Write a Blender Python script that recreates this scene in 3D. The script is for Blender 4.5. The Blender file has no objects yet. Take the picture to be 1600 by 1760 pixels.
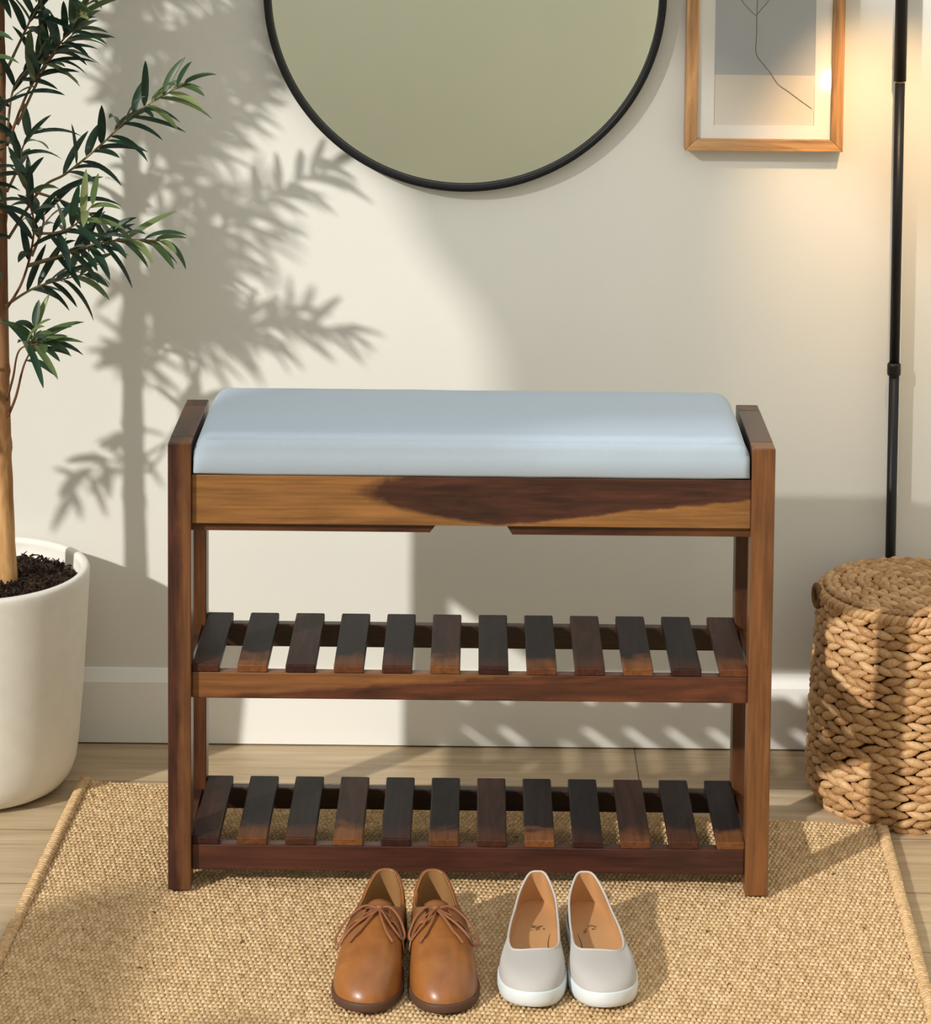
import bpy, bmesh, math, random
import numpy as np
from mathutils import Vector, Matrix, noise
PI = math.pi
sc = bpy.context.scene
C = sc.collection

# ------------------------------------------------------------ camera
F_PX, PY = 4600.0, -73.54
pitch, roll, yaw = 0.0816542858, 0.00840187, -0.00548308
fw = Vector((math.sin(yaw)*math.cos(pitch), math.cos(yaw)*math.cos(pitch), -math.sin(pitch)))
rt = Vector((math.cos(yaw), -math.sin(yaw), 0)); up = rt.cross(fw)
r2 = rt*math.cos(roll) + up*math.sin(roll); u2 = -rt*math.sin(roll) + up*math.cos(roll)
cd = bpy.data.cameras.new('camera'); cam = bpy.data.objects.new('camera', cd); C.objects.link(cam)
cam.matrix_world = Matrix(((r2.x, u2.x, -fw.x, .0062934), (r2.y, u2.y, -fw.y, -4.5132753), (r2.z, u2.z, -fw.z, 1.7395108), (0, 0, 0, 1)))
cd.sensor_fit = 'VERTICAL'; cd.sensor_height = 36; cd.lens = 36*F_PX/1760
cd.shift_y = -(880-PY)/1760; cd.clip_start = .05
sc.camera = cam

# ------------------------------------------------------------ light
def lin(c):
    return tuple(((v/255)/12.92 if v/255 <= .04045 else ((v/255+.055)/1.055)**2.4) for v in c) + (1,)
w = bpy.data.worlds.new('world'); sc.world = w; w.use_nodes = True
wb = w.node_tree.nodes['Background']; wb.inputs[0].default_value = (.985, .99, 1.0, 1); wb.inputs[1].default_value = .94
SX, SZ = .95, .72                       # sun travels (+SX, +1, -SZ)
sd = bpy.data.lights.new('sun', 'SUN'); sd.energy = 3.3; sd.color = (1, .975, .935); sd.angle = math.radians(1.6)
so = bpy.data.objects.new('sun', sd); C.objects.link(so)
so.rotation_euler = Vector((SX, 1, -SZ)).to_track_quat('-Z', 'Y').to_euler(); so.location = (-3, -4, 3)
vs = sc.view_settings; vs.view_transform = 'Standard'; vs.look = 'None'; vs.gamma = 1; vs.use_curve_mapping = False
vs.exposure = 0.0

# ------------------------------------------------------------ materials
class N:
    def __init__(s, name):
        s.m = bpy.data.materials.new(name); s.m.use_nodes = True; s.t = s.m.node_tree
        s.b = s.t.nodes['Principled BSDF']; s._co = None
    def n(s, typ, **k):
        nd = s.t.nodes.new(typ)
        for a, v in k.items(): setattr(nd, a, v)
        return nd
    def link(s, a, b): s.t.links.new(a, b)
    def co(s):
        if s._co is None: s._co = s.n('ShaderNodeTexCoord').outputs['Object']
        return s._co
    def noise(s, scale=(1, 1, 1), sc=5, det=4, dist=0, off=(0, 0, 0), rough=.55):
        mp = s.n('ShaderNodeMapping'); mp.inputs['Scale'].default_value = scale; mp.inputs['Location'].default_value = off
        s.link(s.co(), mp.inputs[0]); t = s.n('ShaderNodeTexNoise')
        t.inputs['Scale'].default_value = sc; t.inputs['Detail'].default_value = det; t.inputs['Distortion'].default_value = dist
        t.inputs['Roughness'].default_value = rough
        s.link(mp.outputs[0], t.inputs['Vector']); return t.outputs[0]
    def ramp(s, fac, stops, interp='LINEAR'):
        r = s.n('ShaderNodeValToRGB'); r.color_ramp.interpolation = interp
        e = r.color_ramp.elements
        while len(e) < len(stops): e.new(.5)
        for el, (p, c) in zip(e, stops):
            el.position = p; el.color = c if len(c) == 4 else lin(c)
        s.link(fac, r.inputs[0]); return r.outputs[0]
    def mix(s, fac, a, b, mode='MIX'):
        m = s.n('ShaderNodeMix', data_type='RGBA', blend_type=mode)
        for i, v in ((0, fac), (6, a), (7, b)):
            if isinstance(v, bpy.types.NodeSocket): s.link(v, m.inputs[i])
            elif i == 0: m.inputs[0].default_value = v
            else: m.inputs[i].default_value = v if len(v) == 4 else lin(v)
        return m.outputs[2]
    def ma(s, op, a, b=0.0, clamp=False):
        m = s.n('ShaderNodeMath', operation=op); m.use_clamp = clamp
        for i, v in ((0, a), (1, b)):
            if isinstance(v, bpy.types.NodeSocket): s.link(v, m.inputs[i])
            else: m.inputs[i].default_value = v
        return m.outputs[0]
    def xyz(s):
        x = s.n('ShaderNodeSeparateXYZ'); s.link(s.co(), x.inputs[0]); return x.outputs
    def col(s, v):
        if isinstance(v, bpy.types.NodeSocket): s.link(v, s.b.inputs['Base Color'])
        else: s.b.inputs['Base Color'].default_value = lin(v)
        return s
    def set(s, rough=None, spec=None, metal=None, **k):
        for nme, v in (('Roughness', rough), ('Specular IOR Level', spec), ('Metallic', metal)):
            if v is not None: s.b.inputs[nme].default_value = v
        for a, v in k.items(): s.b.inputs[a.replace('_', ' ')].default_value = v
        return s
    def bump(s, h, dist=.001, strength=.5):
        b = s.n('ShaderNodeBump'); b.inputs['Distance'].default_value = dist; b.inputs['Strength'].default_value = strength
        s.link(h, b.inputs['Height']); s.link(b.outputs[0], s.b.inputs['Normal']); return s

def plain(name, c, rough=.5, spec=.5, metal=0, bump=None):
    n = N(name); n.col(c); n.set(rough, spec, metal)
    if bump: n.bump(n.noise(sc=bump[0], det=3), bump[1], .6)
    return n.m

def wood(name, light, dark, axis, seed, lo=.42, hi=.56, rough=.38, mask=None, big=1.0):
    """sheesham: golden sapwood flowing into dark heartwood, fine fibres along axis"""
    n = N(name)
    g = [9*big]*3; g[axis] = 1.3*big
    f = [170]*3; f[axis] = 7
    o = (seed*3.7, seed*1.9, seed*5.3)
    fac = n.noise(g, 1, 3, 1.2, o)
    if mask:
        fac = mask(n, n.noise((9, 9, 9), 3, 4, .5, o))
    else:
        fac = n.ramp(fac, [(lo, (0, 0, 0, 1)), (hi, (1, 1, 1, 1))])
    fibre = n.noise(f, 1, 4, .3, o)
    band = n.noise([v*3.2 for v in g], 1, 4, 2.0, (seed, seed, seed))
    cd_ = n.ramp(band, [(.3, tuple(int(v*.62) for v in dark)), (.55, dark), (.75, tuple(int(v*1.25) for v in dark))])
    cl_ = n.ramp(band, [(.3, tuple(int(v*.86) for v in light)), (.6, light), (.8, tuple(min(255, int(v*1.12)) for v in light))])
    c = n.mix(fac, cl_, cd_)
    fr = n.ramp(fibre, [(.32, (.62, .6, .58, 1)), (.6, (1.08, 1.08, 1.08, 1))])
    c = n.mix(.75, c, fr, 'MULTIPLY')
    n.col(c); n.set(rough, .4); n.bump(fibre, .0006, .35)
    n.b.inputs['Coat Weight'].default_value = .12; n.b.inputs['Coat Roughness'].default_value = .3
    return n.m

# ------------------------------------------------------------ mesh helpers
def obj(name, bm, mat, parent=None, smooth=False, loc=None):
    me = bpy.data.meshes.new(name)
    if isinstance(bm, tuple): me.from_pydata(*bm)
    else: bm.to_mesh(me); bm.free()
    me.materials.append(mat)
    if smooth: me.shade_smooth()
    o = bpy.data.objects.new(name, me); C.objects.link(o)
    if loc: o.location = loc
    if parent: o.parent = parent
    return o
def thing(name, label, cat, loc=(0, 0, 0), rz=0, group=None):
    o = bpy.data.objects.new(name, None); C.objects.link(o); o.empty_display_size = .05
    o.location = loc; o.rotation_euler = (0, 0, rz); o['label'] = label; o['category'] = cat
    if group: o['group'] = group
    return o
def tag(o, label, cat, group=None):
    o['label'] = label; o['category'] = cat
    if group: o['group'] = group
    return o
def struct(o, label=None):
    o['kind'] = 'structure'
    if label: o['label'] = label; o['category'] = 'building'
    return o
def box(x0, x1, y0, y1, z0, z1, bev=0, seg=2, bm=None):
    own = bm or bmesh.new(); t = bmesh.new()
    bmesh.ops.create_cube(t, size=1)
    for v in t.verts:
        v.co = Vector(((x0+x1)/2+v.co.x*(x1-x0), (y0+y1)/2+v.co.y*(y1-y0), (z0+z1)/2+v.co.z*(z1-z0)))
    if bev: bmesh.ops.bevel(t, geom=t.edges[:], offset=bev, segments=seg, affect='EDGES', profile=.5)
    me = bpy.data.meshes.new('t'); t.to_mesh(me); t.free(); own.from_mesh(me); bpy.data.meshes.remove(me)
    return own
def prism(pts, axis, a, b, bev=0):
    """polygon extruded along axis from a to b"""
    bm = bmesh.new()
    def P(p, h): q = list(p); q.insert(axis, h); return q
    lo = [bm.verts.new(P(p, a)) for p in pts]; hi = [bm.verts.new(P(p, b)) for p in pts]
    bm.faces.new(lo); bm.faces.new(hi[::-1])
    for i in range(len(pts)):
        j = (i+1) % len(pts); bm.faces.new((lo[j], lo[i], hi[i], hi[j]))
    bmesh.ops.recalc_face_normals(bm, faces=bm.faces[:])
    if bev: bmesh.ops.bevel(bm, geom=bm.edges[:], offset=bev, segments=2, affect='EDGES', profile=.5)
    return bm
def lathe(prof, n=64, close=False):
    V, Fc = [], []
    for r, z in prof:
        for k in range(n):
            a = 2*PI*k/n; V.append((r*math.cos(a), r*math.sin(a), z))
    m = len(prof)
    for i in range(m if close else m-1):
        i2 = (i+1) % m
        for k in range(n):
            k2 = (k+1) % n
            Fc.append((i*n+k, i*n+k2, i2*n+k2, i2*n+k))
    return V, [], Fc
def tube(pts, rad, n=10, closed=False, flat=1.0, caps=True, into=None):
    """swept tube; rad float or list; flat squashes the second axis"""
    V, _, Fc = into if into else ([], [], [])
    base = len(V); P = [Vector(p) for p in pts]; m = len(P); prev = None
    for i, p in enumerate(P):
        a = P[(i-1) % m] if (closed or i > 0) else p; b = P[(i+1) % m] if (closed or i < m-1) else p
        t = (b-a).normalized()
        if prev is None:
            u = t.cross(Vector((0, 0, 1)));
            if u.length < .1: u = t.cross(Vector((1, 0, 0)))
        else: u = prev - t*prev.dot(t)
        u.normalize(); prev = u; v = t.cross(u)
        r = rad[i] if hasattr(rad, '__len__') else rad
        for k in range(n):
            an = 2*PI*k/n; V.append(tuple(p+u*(r*math.cos(an))+v*(r*flat*math.sin(an))))
    for i in range(m if closed else m-1):
        i2 = (i+1) % m
        for k in range(n):
            k2 = (k+1) % n; Fc.append((base+i*n+k, base+i*n+k2, base+i2*n+k2, base+i2*n+k))
    if caps and not closed:
        Fc.append(tuple(base+k for k in range(n))[::-1]); Fc.append(tuple(base+(m-1)*n+k for k in range(n)))
    return V, [], Fc
def catmull(P, n, closed=False):
    P = [Vector(p) for p in P]; m = len(P); out = []
    segs = m if closed else m-1
    for i in range(segs):
        g = (lambda j: P[j % m]) if closed else (lambda j: P[max(0, min(m-1, j))])
        a, b, c, d = g(i-1), g(i), g(i+1), g(i+2)
        for k in range(n):
            t = k/n
            out.append(.5*((2*b)+(c-a)*t+(2*a-5*b+4*c-d)*t*t+(3*b-a-3*c+d)*t**3))
    if not closed: out.append(P[-1])
    return out
import zlib
def rnd(*s): return random.Random(zlib.crc32(repr(s).encode()))

# ============================================================ THE ROOM
def wall_mat(name, c):
    n = N(name); v = n.noise(sc=2.2, det=3)
    n.col(n.ramp(v, [(.3, tuple(int(x*.985) for x in c)), (.7, c)])); n.set(.85, .25)
    n.bump(n.noise(sc=260, det=3), .0006, .25); return n.m
M_wall = wall_mat('warm_white_wall_paint', (225, 223, 213))
M_far = wall_mat('sage_wall_paint', (226, 230, 216))
M_trim = plain('white_trim_paint', (240, 238, 230), .55, .4)
struct(obj('wall_back', box(-2.0, 2.6, 0, .1, -.02, 3.0), M_wall))
struct(obj('wall_front', box(-2.0, 2.6, -5.5, -5.4, -.02, 3.0), M_far))
struct(obj('wall_right', box(2.6, 2.7, -5.5, .1, -.02, 3.0), M_wall))

def floor_mat():
    n = N('oak_plank_floor'); br = n.n('ShaderNodeTexBrick')
    mp = n.n('ShaderNodeMapping'); mp.inputs['Location'].default_value = (-.285+1.3*.5*0, .18-.2, 0)
    n.link(n.co(), mp.inputs[0]); n.link(mp.outputs[0], br.inputs['Vector'])
    br.inputs['Scale'].default_value = 1; br.inputs['Brick Width'].default_value = 1.4; br.inputs['Row Height'].default_value = .2
    br.inputs['Mortar Size'].default_value = .0012; br.inputs['Mortar Smooth'].default_value = .3; br.offset = .37
    br.inputs['Color1'].default_value = (0, 0, 0, 1); br.inputs['Color2'].default_value = (1, 1, 1, 1); br.inputs['Mortar'].default_value = (.5, .5, .5, 1)
    g = n.noise((1.1, 11, 1), 1.6, 5, 1.6); fi = n.noise((6, 150, 1), 1, 4, .2)
    c = n.ramp(g, [(.28, (150, 126, 96)), (.5, (182, 158, 124)), (.72, (203, 182, 149))])
    c = n.mix(.30, c, n.ramp(br.outputs[0], [(0, (172, 150, 118)), (1, (214, 194, 160))]), 'MIX')
    c = n.mix(.45, c, n.ramp(fi, [(.3, (.72, .7, .66, 1)), (.6, (1, 1, 1, 1))]), 'MULTIPLY')
    c = n.mix(n.ma('MULTIPLY', br.outputs[1], .8), c, (60, 42, 28))
    n.col(c); n.set(.42, .4)
    h = n.ma('SUBTRACT', n.ma('MULTIPLY', fi, .2), br.outputs[1]); n.bump(h, .0015, .5); return n.m
struct(obj('floor', box(-2.0, 2.6, -5.5, .1, -.05, 0), floor_mat()))
struct(obj('baseboard_back', prism([(0.0, .003), (-.013, .003), (-.013, .110), (-.0122, .1115), (-.0035, .131), (0.0, .132)][::-1], 0, -2.0, 2.6), M_trim))

# left wall; its unseen window opening is stepped to shape the sun patches
WX = -1.9
def wall_left():
    bm = bmesh.new(); y0, y1, z0, z1 = -4.15, -1.0, .85, 3.0
    box(WX-.1, WX, y1, .1, 0, 3.25, bm=bm); box(WX-.1, WX, -5.5, y0, 0, 3.25, bm=bm)
    box(WX-.1, WX, -2.12, y1, 0, .7, bm=bm); box(WX-.1, WX, -2.75, -2.12, 0, 1.10, bm=bm); box(WX-.1, WX, y0, -2.75, 0, 1.25, bm=bm); box(WX-.1, WX, y0, y1, z1, 3.25, bm=bm)
    return bm
struct(obj('wall_left', wall_left(), M_wall))
def W(u, v):                            # wall/sun coordinates -> point of the window plane
    return (-(u-WX)/SX, v+SZ*(u-WX)/SX)
n = N('sheer_gobo_cloth'); n.col((214, 204, 184)); n.set(.9, .1)
tb = n.n('ShaderNodeBsdfTransparent'); mx = n.n('ShaderNodeMixShader'); mx.inputs[0].default_value = .56     # part of the sun passes each of its two faces
n.link(n.b.outputs[0], mx.inputs[1]); n.link(tb.outputs[0], mx.inputs[2]); n.link(mx.outputs[0], n.t.nodes['Material Output'].inputs[0]); M_gobo_cloth = n.m
GOBO_EDGE = [(-.95, 2.0), (-.56, 1.48), (-.28, 1.10), (-.15, .92), (-.03, .70), (.0, .62), (.012, .27), (.1, .24), (.55, .25), (.7, .30), (2.2, .32)]  # lower edge of the added blocker, shaped for the sunlit patches
def sun_gobo(off):
    """added unseen sun blocker, pleated, lower edge cut along GOBO_EDGE; a column of cloth for every step along the wall"""
    bm = bmesh.new(); cols = []
    n_ = 260
    for k in range(n_+1):
        u = GOBO_EDGE[0][0]+(GOBO_EDGE[-1][0]-GOBO_EDGE[0][0])*k/n_; v = GOBO_EDGE[0][1]
        for (ua, va), (ub, vb) in zip(GOBO_EDGE, GOBO_EDGE[1:]):
            if ua <= u <= ub: v = va+(vb-va)*(u-ua)/(ub-ua)
        y, z = W(u, v)
        if y < -4.2: break
        z = min(z, 2.95); x = WX+off+.014*math.sin(y*38)
        cols.append([bm.verts.new((x, y, z+(2.97-z)*q/6)) for q in range(7)])
    for a, b in zip(cols, cols[1:]):
        for q in range(6): bm.faces.new((a[q], b[q], b[q+1], a[q+1]))
    bmesh.ops.solidify(bm, geom=bm.faces[:], thickness=.006)
    return bm
gobo = tag(obj('sun_gobo', sun_gobo(.05), M_gobo_cloth), 'added unseen pleated screen in the left wall opening, cut to shape the sunlight', 'sun_gobo')

# ============================================================ BENCH
bench = thing('shoe_bench', 'dark reddish-brown solid wood shoe rack bench with two slatted shelves standing on the jute rug', 'bench', (0, -.494, .012))
def bp(name, bm, mat, par=bench):
    o = obj(name, bm, mat, par)
    o.location = (0, .494 if par is bench else 0, -.012 if par is bench else 0)
    return o
LG, DKR, DKB = (148, 94, 42), (92, 46, 26), (62, 34, 24)
YF, YB, HT = -.6253, -.3631, .696
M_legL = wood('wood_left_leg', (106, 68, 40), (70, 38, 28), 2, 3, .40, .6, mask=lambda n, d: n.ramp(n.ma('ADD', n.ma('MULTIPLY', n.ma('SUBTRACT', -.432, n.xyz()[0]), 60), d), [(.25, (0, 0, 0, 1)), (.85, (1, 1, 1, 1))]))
M_legR = wood('wood_right_leg', (118, 76, 42), (88, 52, 32), 2, 7, .5, .75)
M_legB = wood('wood_back_leg', (96, 56, 28), (62, 34, 20), 2, 11, .45, .6)
M_cap = wood('wood_cap', (86, 50, 32), (58, 32, 26), 1, 5, .4, .6, rough=.3)
for sx, mf in ((-1, M_legL), (1, M_legR)):
    xa, xb = sorted((sx*.45, sx*.4155))
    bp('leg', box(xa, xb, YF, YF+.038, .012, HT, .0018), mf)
    bp('leg', box(xa, xb, YB-.038, YB, .012, HT, .0018), M_legB)
    bp('arm_rail', box(xa, xb, YF+.0375, YB-.0375, HT-.040, HT, .0012), M_cap)
    for z0, z1 in ((.565, .655), (.303, .345), (.040, .079)):
        bp('side_rail', box(xa+.006, xb-.006, YF+.036, YB-.036, z0, z1, .001), M_legB)

def apron_mask(n, d):
    x, y, z = n.xyz()
    zc = n.ma('SUBTRACT', z, .622)
    q = n.ma('MULTIPLY', n.ma('MULTIPLY', zc, zc), 85)
    e1 = n.ma('SUBTRACT', n.ma('SUBTRACT', x, -.175), q)            # >0 heartwood
    e1 = n.ma('ADD', e1, n.ma('MULTIPLY', n.ma('SUBTRACT', d, .5), .07))
    m1 = n.ma('MULTIPLY', e1, 28, True)
    e2 = n.ma('SUBTRACT', z, n.ma('ADD', .570, n.ma('MULTIPLY', n.ma('SUBTRACT', x, .03), .115)))
    e2 = n.ma('ADD', e2, n.ma('MULTIPLY', n.ma('SUBTRACT', d, .5), .012))
    m2 = n.ma('MULTIPLY', e2, 260, True)
    return n.ma('MULTIPLY', m1, m2)
def mid_mask(n, d):
    x, y, z = n.xyz()
    e = n.ma('SUBTRACT', n.ma('ADD', .317, n.ma('MULTIPLY', n.ma('ADD', x, .3), .075)), z)
    e = n.ma('ADD', e, n.ma('MULTIPLY', n.ma('SUBTRACT', d, .5), .012))
    return n.ma('MULTIPLY', e, 160, True)
M_apron = wood('wood_apron', (142, 97, 52), (72, 40, 28), 0, 2, mask=apron_mask)
M_mid = wood('wood_mid_rail', (132, 86, 48), (88, 48, 30), 0, 4, mask=mid_mask)
M_low = wood('wood_low_rail', (80, 42, 30), (58, 30, 24), 0, 6, .4, .6)
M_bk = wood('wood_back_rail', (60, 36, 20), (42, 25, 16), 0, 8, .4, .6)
bp('apron', box(-.4155, .4155, -.6165, -.597, .572, .646, .0015), M_apron)
M_lip = wood('wood_lower_lip', (112, 68, 32), (76, 42, 24), 0, 9, .4, .6)
bp('lower_lip', prism([(-.4155, .572), (-.4155, .5585), (-.061, .5585), (-.052, .5705), (.053, .5705), (.062, .5565), (.4155, .5565), (.4155, .572)], 1, -.605, -.588), M_lip)
bp('seat_board', box(-.4155, .4155, -.597, -.366, .628, .644, .001), M_bk)
bp('back_apron', box(-.4155, .4155, -.384, -.366, .572, .628, .0015), M_bk)
bp('shelf_rail', box(-.4155, .4155, -.613, -.594, .304, .3445, .002), M_mid)
bp('shelf_rail', box(-.4155, .4155, -.394, -.376, .308, .3445, .002), M_bk)
bp('shelf_rail', box(-.4155, .4155, -.613, -.594, .039, .0785, .002), M_low)
bp('shelf_rail', box(-.4155, .4155, -.394, -.376, .044, .0785, .002), M_bk)
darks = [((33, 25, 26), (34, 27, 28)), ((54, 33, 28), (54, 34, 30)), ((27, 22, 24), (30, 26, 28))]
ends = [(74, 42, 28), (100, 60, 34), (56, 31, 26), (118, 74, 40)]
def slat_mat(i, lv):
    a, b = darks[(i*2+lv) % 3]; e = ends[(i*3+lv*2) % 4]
    # light falloff under the seat painted in: dark tops, browner front ends
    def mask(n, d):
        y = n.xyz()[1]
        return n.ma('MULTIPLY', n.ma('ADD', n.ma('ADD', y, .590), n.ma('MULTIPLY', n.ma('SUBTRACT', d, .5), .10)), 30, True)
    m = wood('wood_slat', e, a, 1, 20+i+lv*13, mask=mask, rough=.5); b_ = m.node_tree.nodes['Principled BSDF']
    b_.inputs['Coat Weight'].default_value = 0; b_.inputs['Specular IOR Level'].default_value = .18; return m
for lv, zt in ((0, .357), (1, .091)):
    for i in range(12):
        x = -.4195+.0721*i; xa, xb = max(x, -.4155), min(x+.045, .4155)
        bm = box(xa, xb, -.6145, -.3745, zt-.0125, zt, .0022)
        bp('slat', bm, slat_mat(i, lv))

def cushion():
    """boxed seat cushion: rounded-box cross sections lofted along x"""
    V, Fc = [], []; nx, x0, x1 = 90, -.4125, .4125; yf, yb, zb = -.6215, -.366, .647
    prof = []
    yfm, zf = yf, .7085
    import itertools
    R = .018
    raw = [(yb, zb), (yf+.004, zb), (yf, zb+.004), (yf-.001, zb+.03), (yf, zf-.020), (yf+.0005, zf-.0105)]
    for k in range(7):
        a = PI-(PI/2)*k/6; raw.append((yf+.016+.015*math.cos(a), zf-.010+.012*math.sin(a)*1.0))
    for t in (.15, .3, .5, .7, .85): raw.append((yf+.022+(yb-.03-yf-.022)*t, zf+.0145*math.sin(PI*min(t*.62+.05, .5))+.003))
    for k in range(6):
        a = PI/2*(1-k/5); raw.append((yb-.028+.028*math.cos(a), .700+.0215*math.sin(a)))
    raw.append((yb, zb+.004))
    m = len(raw); cy = (yf+yb)/2
    for i in range(nx+1):
        t = i/nx; x = x0+(x1-x0)*t
        d = min(t, 1-t)*(x1-x0)
        s = 1.0 if d > .03 else math.sqrt(max(0, 1-(1-d/.03)**2))
        for (y, z) in raw:
            h = (z-zb)/(zf+.02-zb)
            zz = zb+(z-zb)*(1-(1-s)*.55*(h**1.5))
            inward = (1-s)*.016*h
            xx = x
            if d < .03: xx = x + (1 if t < .5 else -1)*.007*(h**1.2)*(1-s*.6)*((y-yf)/(yb-yf)*1.2+.1)
            yy = cy+(y-cy)*(1-(1-s)*.05*h)
            wr = .0009*noise.noise(Vector((xx*14, yy*30, zz*40)))
            if z < zb+.035 and z > zb+.003 and y < yf+.01: wr += .0012*math.sin(xx*9+1)*math.exp(-((z-zb-.018)/.01)**2)
            if d < .05 and y < yf+.02: wr += .0016*(1-d/.05)*math.sin(zz*420)
            V.append((xx, yy-wr, zz+wr))
    for i in range(nx):
        for k in range(m):
            k2 = (k+1) % m; Fc.append((i*m+k, (i+1)*m+k, (i+1)*m+k2, i*m+k2))
    Fc.append(tuple(range(m))[::-1][::-1]); Fc.append(tuple(nx*m+k for k in range(m))[::-1])
    return V, [], Fc
n = N('pale_blue_grey_cushion_fabric'); n.col(n.ramp(n.noise((60, 60, 60), 12, 3), [(.3, (166, 180, 192)), (.7, (174, 188, 199))])); n.set(.62, .35); n.set(Sheen_Weight=.05)
n.bump(n.noise((900, 900, 900), 1, 2), .0002, .3)
cu = obj('seat_cushion', cushion(), n.m, None, True, )
bm = bmesh.new(); bm.from_mesh(cu.data); bmesh.ops.recalc_face_normals(bm, faces=bm.faces[:]); bm.to_mesh(cu.data); bm.free()
tag(cu, 'pale blue-grey padded rectangular seat cushion lying on top of the wooden bench', 'cushion')

# ============================================================ MIRROR
MC = (-.0185, -.004, 1.313); MR = .3405
mir = thing('round_mirror', 'large round wall mirror with a thin black metal frame hanging above the bench', 'mirror', MC)
M_black = plain('black_metal', (14, 15, 16), .42, .35)
prof = []
for r, z in ((MR-.0125, 0), (MR-.0125, .018), (MR-.011, .0215), (MR-.008, .023), (MR-.003, .023), (MR-.001, .0215), (MR, .018), (MR, 0)): prof.append((r, z))
V, E_, Fc = lathe(prof, 160, True); V = [(x, -z, y) for x, y, z in V]
fr = obj('mirror_frame', (V, E_, Fc), M_black, mir, True)
V, E_, Fc = lathe([(.0005, .0085), (MR-.013, .0085), (MR-.013, .001), (.0005, .001)], 160, True); V = [(x, -z, y) for x, y, z in V]
n = N('mirror_silver'); n.col((236, 237, 226)); n.set(.015, .5, 1.0)
obj('mirror_glass', (V, E_, Fc), n.m, mir)

# ============================================================ FRAMED PICTURE
X0, X1, ZB, ZT = .355, .6215, 1.048, 1.44
pic = thing('framed_picture', 'oak-framed line drawing of a bare branch hanging on the wall beside the floor lamp', 'picture', ((X0+X1)/2, -.002, ZB))
lx0, lx1, lzt, fwid, fd = X0-(X0+X1)/2, X1-(X0+X1)/2, ZT-ZB, .0205, .030
M_oak = wood('oak_picture_frame', (204, 158, 108), (186, 134, 82), 2, 31, .4, .7, rough=.5)
M_oakh = wood('oak_picture_frame_rail', (204, 158, 108), (186, 134, 82), 0, 33, .4, .7, rough=.5)
obj('frame_bar', prism([(lx0, 0), (lx0+fwid, fwid), (lx0+fwid, lzt-fwid), (lx0, lzt)], 1, -fd, 0, .0012), M_oak, pic)
obj('frame_bar', prism([(lx1, 0), (lx1-fwid, fwid), (lx1-fwid, lzt-fwid), (lx1, lzt)], 1, -fd, 0, .0012), M_oak, pic)
obj('frame_bar', prism([(lx0, 0), (lx0+fwid, fwid), (lx1-fwid, fwid), (lx1, 0)], 1, -fd, 0, .0012), M_oakh, pic)
obj('frame_bar', prism([(lx0, lzt), (lx0+fwid, lzt-fwid), (lx1-fwid, lzt-fwid), (lx1, lzt)], 1, -fd, 0, .0012), M_oakh, pic)
M_mat = plain('cream_mount_board', (246, 241, 232), .9, .2)
a0, a1, b0, b1 = lx0+fwid+.028, lx1-fwid-.028, fwid+.022, lzt-fwid-.03
ring = bmesh.new()
for q in ((lx0+fwid, a0, fwid, lzt-fwid), (a1, lx1-fwid, fwid, lzt-fwid), (a0, a1, fwid, b0), (a0, a1, b1, lzt-fwid)):
    box(q[0], q[1], -.0225, -.010, q[2], q[3], bm=ring)
obj('mount', ring, M_mat, pic)
pr_ = obj('print', box(a0-.004, a1+.004, -.0208, -.008, b0-.004, b1+.004), plain('print_paper', (232, 222, 207), .9, .2), pic)
zs = .0870+.042
obj('colour_block', box(a0, a1, -.0212, -.0205, zs, b1, 0), plain('blue_grey_block', (190, 192, 192), .9, .2), pr_)
def P2(px, py): return (px, -.0215, py)
s = 1/1000
def pk(x, y):   # drawing coordinates on the print, metres from the frame's lower left
    return P2(x-.1333, y)
stem = catmull([pk(.2140, .0725), pk(.1945, .086), pk(.175, .1005), pk(.158, .112), pk(.150, .122), pk(.142, .134), pk(.1335, .144), pk(.1185, .165), pk(.1185, .195), pk(.1185, .226), pk(.119, .26), pk(.121, .32)], 8)
D = tube(stem, .0009, 6, flat=.4)
tube(catmull([pk(.1185, .228), pk(.106, .240), pk(.095, .252), pk(.085, .275), pk(.082, .30)], 6), .0008, 6, flat=.4, into=D)
tube(catmull([pk(.119, .232), pk(.128, .243), pk(.138, .256), pk(.145, .28)], 6), .0008, 6, flat=.4, into=D)
obj('branch_drawing', D, plain('drawing_ink', (70, 58, 48), .9, .1), pr_)
n = N('picture_glass'); tb = n.n('ShaderNodeBsdfTransparent'); gb = n.n('ShaderNodeBsdfGlossy'); gb.inputs['Roughness'].default_value = .04
fz = n.n('ShaderNodeFresnel'); fz.inputs[0].default_value = 1.22; mx = n.n('ShaderNodeMixShader'); n.link(fz.outputs[0], mx.inputs[0]); n.link(tb.outputs[0], mx.inputs[1]); n.link(gb.outputs[0], mx.inputs[2])
n.link(mx.outputs[0], n.t.nodes['Material Output'].inputs[0])
g = obj('glass', box(lx0+fwid-.001, lx1-fwid+.001, -.0262, -.0252, fwid-.001, lzt-fwid+.001), n.m, pic)

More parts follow.
